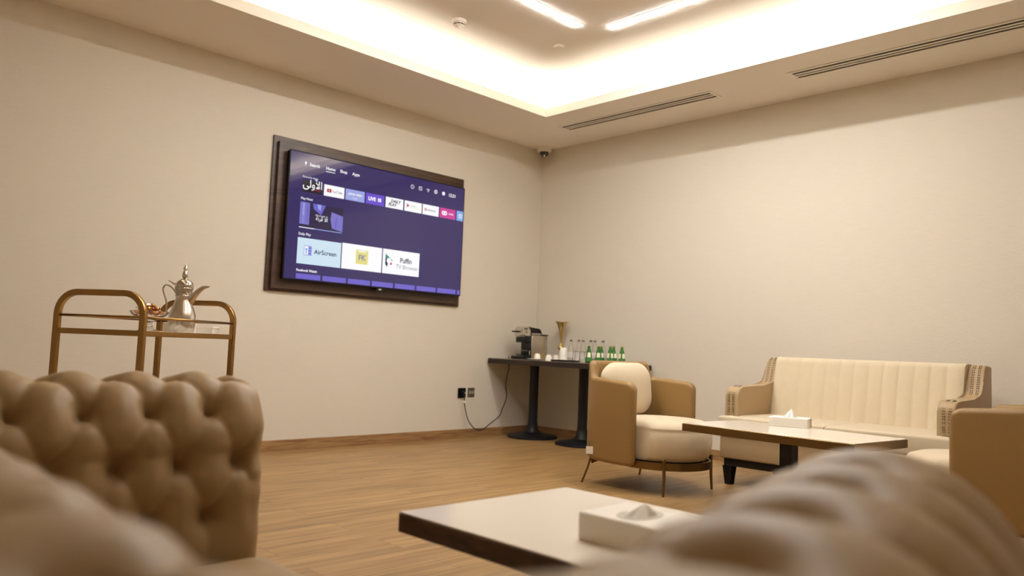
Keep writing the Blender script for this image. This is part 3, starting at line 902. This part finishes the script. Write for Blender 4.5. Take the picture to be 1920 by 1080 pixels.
# ------------------------------------------------------------------ coffee tables
CT = .47
def coffee_table(loc, rz, label, edge, poles=(0,), hw=.288, hl=.513):
    t = thing('coffee_table', label, 'coffee table', loc, rz, 'low stone topped coffee tables')
    b = BM(); box(b, (-hw, -hl, CT-.045), (hw, hl, CT-.003), .002, 1); obj('edge_band', b, edge, t)
    b = BM(); box(b, (-hw+.003, -hl+.003, CT-.0029), (hw-.003, hl-.003, CT), .001, 1); obj('tabletop', b, marble, t)
    for py in poles:
        b = BM(); box(b, (-.035, py-.035, .02), (.035, py+.035, CT-.0455), .003); obj('pole', b, black_m, t)
    b = BM(); box(b, (-.17, -.20, .0005), (.17, .20, .0195), .004); obj('base_plate', b, black_m, t)
    return t
coffee_table((-1.765, -3.562, 0), math.radians(-5.5), 'coffee table with brass edge between the two armchairs', bronze, (0,), .272, .498)
coffee_table((-4.400, -4.553, 0), 0, 'coffee table with shade darkened edge in the foreground before the tufted sofa', walnut)  # walnut colour put in for the shade on its brass edge

def tissue_box(loc, rz, label, sx, sy, sz, peak):
    t = thing('tissue_box', label, 'tissue box', loc, rz, 'white tissue boxes')
    b = BM(); box(b, (-sx/2, -sy/2, .0005), (sx/2, sy/2, sz), .002, 1); obj('carton', b, white_c, t)
    b = BM()
    ring_ = [(.055*math.cos(2*PI*k/24)*(sx/.15), .028*math.sin(2*PI*k/24)*1.4) for k in range(24)]
    prism(b, ring_, sz+.0002, sz+.0010, 'xy'); obj('opening_film', b, mat('film', '#d9d3c8', .2), t)
    # pleated tissue tuft
    b = BM(); rows = []
    for j in range(7):
        h = j/6; rr = (1-h)**.8; row_ = []
        for k in range(28):
            a = 2*PI*k/28; wv = 1+.22*math.sin(5*a+1.5*h)+.10*math.sin(9*a)
            row_.append(b.verts.new((.042*rr*math.cos(a)*wv+.008*h, .026*rr*math.sin(a)*wv-.006*h, sz+.0012+peak*h)))
        rows.append(row_)
    for a, c in zip(rows, rows[1:]):
        for k in range(28): b.faces.new((a[k], a[(k+1) % 28], c[(k+1) % 28], c[k]))
    obj('tissue', b, tissue_m, t, True)
    return t
tissue_box((-1.53, -3.455, CT), math.radians(15), 'white tissue box on the brass edged coffee table', .13, .21, .052, .045)
tissue_box((-4.465, -4.545, CT), math.radians(0), 'white tissue box on the foreground coffee table', .16, .19, .055, .022)

# ------------------------------------------------------------------ tufted leather sofa
SP, RB = .135, .125     # button spacing along, row spacing
ZB = .435               # height of the lowest button row
def path_points():
    xf, xi = -4.885, -5.55; yn, yfar = -5.175, -3.71; R = .05
    pts = []
    def seg(a, c, n):
        a, c = Vector(a), Vector(c)
        for k in range(n): pts.append(a.lerp(c, k/n))
    seg((xf, yfar), (xi+R, yfar), 90)
    for k in range(14): a = k/14*PI/2; pts.append(Vector((xi+R-R*math.sin(a), yfar-R+R*math.cos(a))))
    seg((xi, yfar-R), (xi, yn+R), 190)
    for k in range(14): a = k/14*PI/2; pts.append(Vector((xi+R-R*math.cos(a), yn+R-R*math.sin(a))))
    seg((xi+R, yn), (xf-.05, yn+.13), 90); pts.append(Vector((xf-.05, yn+.13)))
    return pts
def profile_points():
    C = Vector((.125, .618)); r = .125
    p = [Vector((0, .27)), Vector((0, .435)), Vector((-.004, .53))]
    for k in range(0, 27): a = PI*1.10-k/26*(PI*1.10+1.15); p.append(C+Vector((r*math.cos(a), r*math.sin(a))))
    p += [Vector((.165, .485)), Vector((.160, .40)), Vector((.160, .07)), ]
    # resample by arc length
    s = [0]
    for a, c in zip(p, p[1:]): s.append(s[-1]+(c-a).length)
    n = int(s[-1]/.0075); out = []
    for i in range(n+1):
        t_ = s[-1]*i/n; j = max(k for k in range(len(s)) if s[k] <= t_+1e-9); j = min(j, len(p)-2)
        out.append((p[j].lerp(p[j+1], (t_-s[j])/(s[j+1]-s[j])), t_))
    return out
def tuft(u, v):
    s = (u-.097)/SP; t = (v-(ZB-.27))/RB
    TM = 3
    # button distance
    k0 = max(0, min(TM, round(t))); best = 9
    for k in (k0-1, k0, k0+1):
        if k < 0 or k > TM: continue
        ds = s-k/2; ds -= round(ds)
        best = min(best, math.hypot(ds*SP, (t-k)*RB))
    def dz(x): return abs(x-round(x))
    if t < 0: dl = dz(s)*SP*(1+max(0, -t)*1.0); amp = max(0, 1+t*.9)
    elif t > TM: dl = dz(s-TM/2)*SP; amp = 1
    else: dl = min(dz(s+t/2), dz(s-t/2))/8.4; amp = 1
    crease = 1-math.exp(-(dl/.007)**1.2)
    puff = 1-math.exp(-(dl/.035)**1.3)
    if t > TM: crease *= 1; puff = 1-math.exp(-(dl/.040)**1.3)
    but = math.exp(-(best/.020)**1.6)
    h = (.0055*crease+.0085*puff)*amp+.016*(1-math.exp(-(best/.042)**2))-.036*but
    fade = 1
    if v > .74: fade = max(0, 1-(v-.74)/.08)
    h = h*fade + .006*(1-fade)
    # fine stretch wrinkles running out of the buttons
    wr = noise.noise(Vector((u*22, v*9, 3.1)))*.0018
    return h+wr*fade
P = path_points(); Q = profile_points()
b = BM(); U = [0]
for a, c in zip(P, P[1:]): U.append(U[-1]+(c-a).length)
Ltot = U[-1]; grid = []
for i, p in enumerate(P):
    tg = (P[min(i+1, len(P)-1)]-P[max(i-1, 0)]).normalized(); nrm = Vector((tg.y, -tg.x))   # outward = right of travel
    row_ = []
    for j, (q, v) in enumerate(Q):
        qa = Q[max(j-1, 0)][0]; qb = Q[min(j+1, len(Q)-1)][0]; tt = (qb-qa).normalized(); n2 = Vector((-tt.y, tt.x))
        h = tuft(U[i], v)-.008
        q2 = q+n2*h
        xy = p+nrm*q2.x
        row_.append((xy, q2.y))
    grid.append((row_, tg))
# outward check happens by construction: at the far arm travel is -x, outward is +y
rings = []
def add_row(row_): rings.append([b.verts.new((xy.x, xy.y, z)) for xy, z in row_])
def capped(row_, dirv, order):
    cx = sum((r[0] for r in row_), Vector((0, 0)))/len(row_); out = []
    rc = .035
    for k in (5, 4, 3, 2, 1):
        a = k/5*PI/2; ins = rc*(1-math.cos(a)); fwd = rc*math.sin(a)
        rr = []
        for j, (xy, z) in enumerate(row_):
            za, zb_ = row_[max(j-1, 0)], row_[min(j+1, len(row_)-1)]
            # side coordinate is y (arms run along x)
            ty, tz = zb_[0].y-za[0].y, zb_[1]-za[1]; l = math.hypot(ty, tz) or 1
            ny, nz_ = (-tz/l, ty/l)
            sgn = order
            rr.append((Vector((xy.x+dirv*fwd, xy.y+sgn*ny*ins*-1)), z-sgn*nz_*ins))
        out.append(rr)
    return out
start = capped(grid[0][0], 1, 1)
end = capped(grid[-1][0], 1, -1)
for r_ in start: add_row(r_)
for r_, _ in grid: add_row(r_)
for r_ in end[::-1]: add_row(r_)
for a, c in zip(rings, rings[1:]):
    for j in range(len(a)-1): b.faces.new((a[j], a[j+1], c[j+1], c[j]))
b.faces.new(rings[0]); b.faces.new(rings[-1])
t = thing('tufted_sofa', 'large tan leather button tufted sofa in the near left foreground', 'sofa', (-5.2, -4.4, 0))
def local(o): o.parent = t; o.matrix_parent_inverse = Matrix.Translation((5.2, 4.4, 0)); return o
body = obj('arms_and_back', b, leather, None, True); local(body)
# buttons
k_b = 0
for kt in range(0, 4):
    v = (ZB-.27)+kt*RB
    j = min(range(len(Q)), key=lambda jj: abs(Q[jj][1]-v))
    m_ = 0
    while True:
        u = .097+(m_+(kt % 2)*.5)*SP-SP
        m_ += 1
        if u < 0.01: continue
        if u > Ltot-.01: break
        if kt == 3 or u < .75:
            pass
        i = min(range(len(P)), key=lambda ii: abs(U[ii]-u))
        xy, z = grid[i][0][j]
        if u > .62 and kt < 2: continue            # hidden low rows behind the seat cushion
        qa = Q[max(j-1, 0)][0]; qb = Q[min(j+1, len(Q)-1)][0]; tt = (qb-qa).normalized(); n2 = Vector((-tt.y, tt.x))
        tg = grid[i][1]; nrm = Vector((tg.y, -tg.x)); N3 = Vector((nrm.x*n2.x, nrm.y*n2.x, n2.y))
        bb = BM(); rot = N3.to_track_quat('Z', 'Y').to_matrix().to_4x4()
        lathe(bb, [(.001, .004), (.006, .0035), (.0095, .001), (.0095, -.002)], n=12)
        bmesh.ops.transform(bb, matrix=Matrix.Translation((xy.x, xy.y, z)) @ rot, verts=bb.verts)
        ob = obj('button', bb, leather, None, True); local(ob); k_b += 1
print('buttons', k_b)
b = BM(); rounded(b, (-5.185, -4.41, .275), (.66, 1.34, .15), .045, 14); o = obj('seat_cushion', b, leather, None, True); local(o)
b = BM(); box(b, (-5.62, -5.22, .075), (-4.88, -3.59, .20), .012); o = obj('base', b, leather, None, True, 40); local(o)
for x in (-5.52, -4.95):
    for y in (-5.15, -3.66):
        b = BM(); lathe(b, [(.022, 0), (.030, .02), (.030, .05), (.022, .0745)], (x, y, 0), 20); o = obj('foot', b, blackwood, None, True, 40); local(o)

# ------------------------------------------------------------------ gold bar cart
# local x: along the hoops (width), local y: along the cart length
CW, CL, CZ, CTOP = .42, .70, .860, 1.017
A2 = Vector((.143, -.03)); 
RT, FW = Vector((rt.x, rt.y)), Vector((fw.x, fw.y))
B0 = Vector((-5.7781, -5.4837))+(-.4725*3.3)*RT+3.3*FW
dx_ = (RT*.143-FW*.028).normalized()
dy_ = Vector((-dx_.y, dx_.x))
org = B0-dx_*CW
t = thing('bar_cart', 'gold metal bar cart with two hooped ends behind the tufted sofa', 'cart', (org.x, org.y, 0), math.atan2(dx_.y, dx_.x))
def hoop(y, name='end_hoop'):
    b = BM(); R = .095; pts = [(0, y, .05), (0, y, .3), (0, y, CTOP-R-.1), (0, y, CTOP-R)]
    for k in range(1, 9): a = k/8*PI/2; pts.append((R-R*math.cos(a), y, CTOP-R+R*math.sin(a)))
    for k in range(0, 9): a = k/8*PI/2; pts.append((CW-R+R*math.sin(a), y, CTOP-R+R*math.cos(a)))
    pts += [(CW, y, CTOP-R-.1), (CW, y, .3), (CW, y, .05)]
    tube(b, pts, 1, sq=(.0135, .0115), upv=Vector((0, 1, 0)))
    h = obj('end_hoop', b, gold, t, True, 40)
hoop(0); hoop(CL)
for x0, y0, x1, y1 in ((0, 0, CW, 0), (CW, 0, CW, CL), (0, 0, 0, CL), (0, CL, CW, CL)):
    b = BM(); tube(b, [(x0, y0, .917), (x1, y1, .917)], .0055, 10); obj('rail', b, gold, t, True)
for zc, nm in ((CZ, 'top_shelf'), (.30, 'lower_shelf')):
    b = BM(); box(b, (-.008, -.008, zc-.024), (CW+.008, .008, zc), .002, 1); box(b, (-.008, CL-.008, zc-.024), (CW+.008, CL+.008, zc), .002, 1)
    box(b, (-.008, .0081, zc-.024), (.008, CL-.0081, zc), .002, 1); box(b, (CW-.008, .0081, zc-.024), (CW+.008, CL-.0081, zc), .002, 1)
    f_ = obj(nm, b, gold, t)
    b = BM(); box(b, (.0085, .0085, zc-.014), (CW-.0085, CL-.0085, zc-.006)); obj('shelf_panel', b, mat('white_glass_shelf', '#efe8da', .15), f_)
for x in (0, CW):
    for y in (0, CL):
        b = BM(); lathe(b, [(.006, -.010), (.024, -.010), (.026, -.006), (.026, .006), (.024, .010), (.006, .010)], (x, y, .0265), 20, 'y')
        obj('caster', b, black_p, t, True, 40)
def on_cart(lx, ly, z=CZ-.006): 
    q = org+dx_*lx+dy_*ly; return (q.x, q.y, z)
cart_rz = math.atan2(dx_.y, dx_.x)
# coffee pot
t = thing('dallah_coffee_pot', 'silver arabic coffee pot with long curved spout on the cart', 'coffee pot', on_cart(CW-.13, .46, CZ-.003), math.radians(-45)); t.scale = (1.07,)*3
b = BM(); lathe(b, [(.050, 0), (.053, .004), (.053, .012), (.056, .02), (.060, .05), (.058, .08), (.050, .105), (.040, .13), (.034, .15), (.032, .165), (.034, .170)], n=48); obj('body', b, silver, t, True, 40)
b = BM(); lathe(b, [(.0335, .1655), (.036, .168), (.034, .175), (.037, .197), (.040, .202), (.039, .207)], n=48); obj('engraved_collar', b, mat('engraved_silver', '#bdb5aa', .2, 1, bump=1.0, noise_scale=(120, 120, 120), noise_amt=.3), t, True, 40)
b = BM(); lathe(b, [(.039, .2075), (.040, .210), (.039, .220), (.033, .234), (.020, .243), (.011, .248), (.009, .252), (.013, .258), (.013, .264), (.010, .276), (.0065, .284), (.005, .287), (.010, .291), (.010, .295), (.005, .303), (.001, .315)], n=40); obj('lid', b, silver_p, t, True, 60)
# spout: beak shaped channel, pointing to +x
b = BM(); cen = catmull([(.026, 0, .158), (.046, 0, .176), (.064, 0, .198), (.088, 0, .2145), (.116, 0, .2175)], 6)
nn = len(cen); rg = []
for i, c in enumerate(cen):
    f = i/(nn-1); r_ = .017*(1-f)**.8+.0015; dep = .046*(1-f)**.9+.002
    rg.append([b.verts.new((c.x+dep*.35*math.sin(a)*0, c.y+r_*math.cos(a), c.z+dep*math.sin(a)*(1 if math.sin(a) < 0 else .35))) for a in [2*PI*k/14 for k in range(14)]])
for a, c in zip(rg, rg[1:]):
    for k in range(14): b.faces.new((a[k], a[(k+1) % 14], c[(k+1) % 14], c[k]))
b.faces.new(rg[0]); b.faces.new(rg[-1])
obj('spout', b, silver, t, True)
b = BM(); tube(b, catmull([(-.036, 0, .180), (-.048, 0, .198), (-.068, 0, .214), (-.088, 0, .215), (-.096, 0, .198), (-.090, 0, .175), (-.080, 0, .150), (-.074, 0, .120), (-.072, 0, .095), (-.057, 0, .085)], 6), .0042, 8); obj('handle', b, silver_p, t, True)
b = BM(); tube(b, catmull([(-.034, 0, .222), (-.048, 0, .224), (-.062, 0, .232), (-.074, 0, .237)], 5), [.006-.004*i/15 for i in range(16)], 8); obj('thumb_rest', b, silver_p, t, True)

# sweet bowl on a foot
t = thing('footed_glass_bowl', 'clear glass footed bowl heaped with wrapped sweets on the cart', 'bowl', on_cart(CW-.12, .20, CZ-.003))
b = BM(); lathe(b, [(.050, 0), (.050, .004), (.022, .016), (.014, .035), (.020, .048), (.050, .060), (.074, .078), (.083, .092), (.081, .093), (.070, .080), (.046, .0645), (.002, .058)], n=40); obj('bowl', b, glass, t, True, 50)
bowl_loc = on_cart(CW-.12, .20, CZ-.003)
k = 0
for rr_, zz_, n_ in ((.054, .084, 8), (.030, .082, 5), (.036, .102, 6), (.0, .106, 1), (.012, .120, 2)):
    for i in range(n_):
        a = 2*PI*i/n_+rr_*30
        b = BM()
        def f(Pv, ph=i): Pv = Pv.copy(); Pv.x += .0015*math.sin(Pv.y*600+ph); Pv.z += .001*math.sin(Pv.x*500); return Pv
        rounded(b, (0, 0, 0), (.028, .018, .016), .0065, 6, f)
        for s_ in (-1, 1):
            v = [b.verts.new(q) for q in ((s_*.013, 0, 0), (s_*.024, -.008, .003), (s_*.025, .008, -.002))]; b.faces.new(v)
            v = [b.verts.new(q) for q in ((s_*.013, 0, 0), (s_*.024, 0, .008), (s_*.023, .003, -.007))]; b.faces.new(v)
        o = obj('wrapped_sweet', b, foil if k % 3 else foil_s, None, True, 50)
        o.location = (bowl_loc[0]+rr_*math.cos(a), bowl_loc[1]+rr_*math.sin(a), bowl_loc[2]+zz_); o.rotation_euler = (random.uniform(-.5, .5), random.uniform(-.5, .5), random.uniform(0, 6))
        tag(o, ('golden' if k % 3 else 'silver')+' foil wrapped sweet in the heap in the glass bowl', 'sweet', 'golden foil wrapped sweets' if k % 3 else 'silver foil wrapped sweets')
        k += 1
# cloth, trays, boxes
def napkin(lx, ly, sx, sy, label, rz):
    b = BM(); n = 16; g = [[b.verts.new((-sx/2+sx*i/n, -sy/2+sy*j/n, .004+.004*noise.noise(Vector((i*.5, j*.5, lx*9))))) for j in range(n+1)] for i in range(n+1)]
    for i in range(n):
        for j in range(n): b.faces.new((g[i][j], g[i+1][j], g[i+1][j+1], g[i][j+1]))
    r = bmesh.ops.solidify(b, geom=b.faces[:], thickness=.002)
    o = obj('paper_napkin', b, tissue_m, None, True, 60); o.location = on_cart(lx, ly, CZ-.004); o.rotation_euler = (0, 0, rz)
    tag(o, label, 'napkin', 'white paper napkins on the cart')
napkin(CW-.08, .335, .12, .12, 'crumpled white paper napkin left of the silver pot foot', .6)
napkin(CW-.06, .47, .09, .12, 'white paper napkin in front of the silver pot foot', 1.0)
def carton(lx, ly, s, label, name='white_carton', rz=cart_rz):
    t = thing(name, label, 'box', on_cart(lx, ly, CZ-.0055), rz, 'white boxes on the cart')
    b = BM(); box(b, (-s[0]/2, -s[1]/2, 0), (s[0]/2, s[1]/2, s[2]*.72), .002, 1); obj('tray', b, white_c, t)
    b = BM(); box(b, (-s[0]/2-.0015, -s[1]/2-.0015, s[2]*.7205), (s[0]/2+.0015, s[1]/2+.0015, s[2]), .004, 2); obj('lid', b, white_c, t)
carton(CW-.215, .575, (.12, .10, .055), 'larger white box on the cart right of the silver pot')
carton(CW-.11, .655, (.09, .06, .042), 'smaller white box at the far end of the cart')
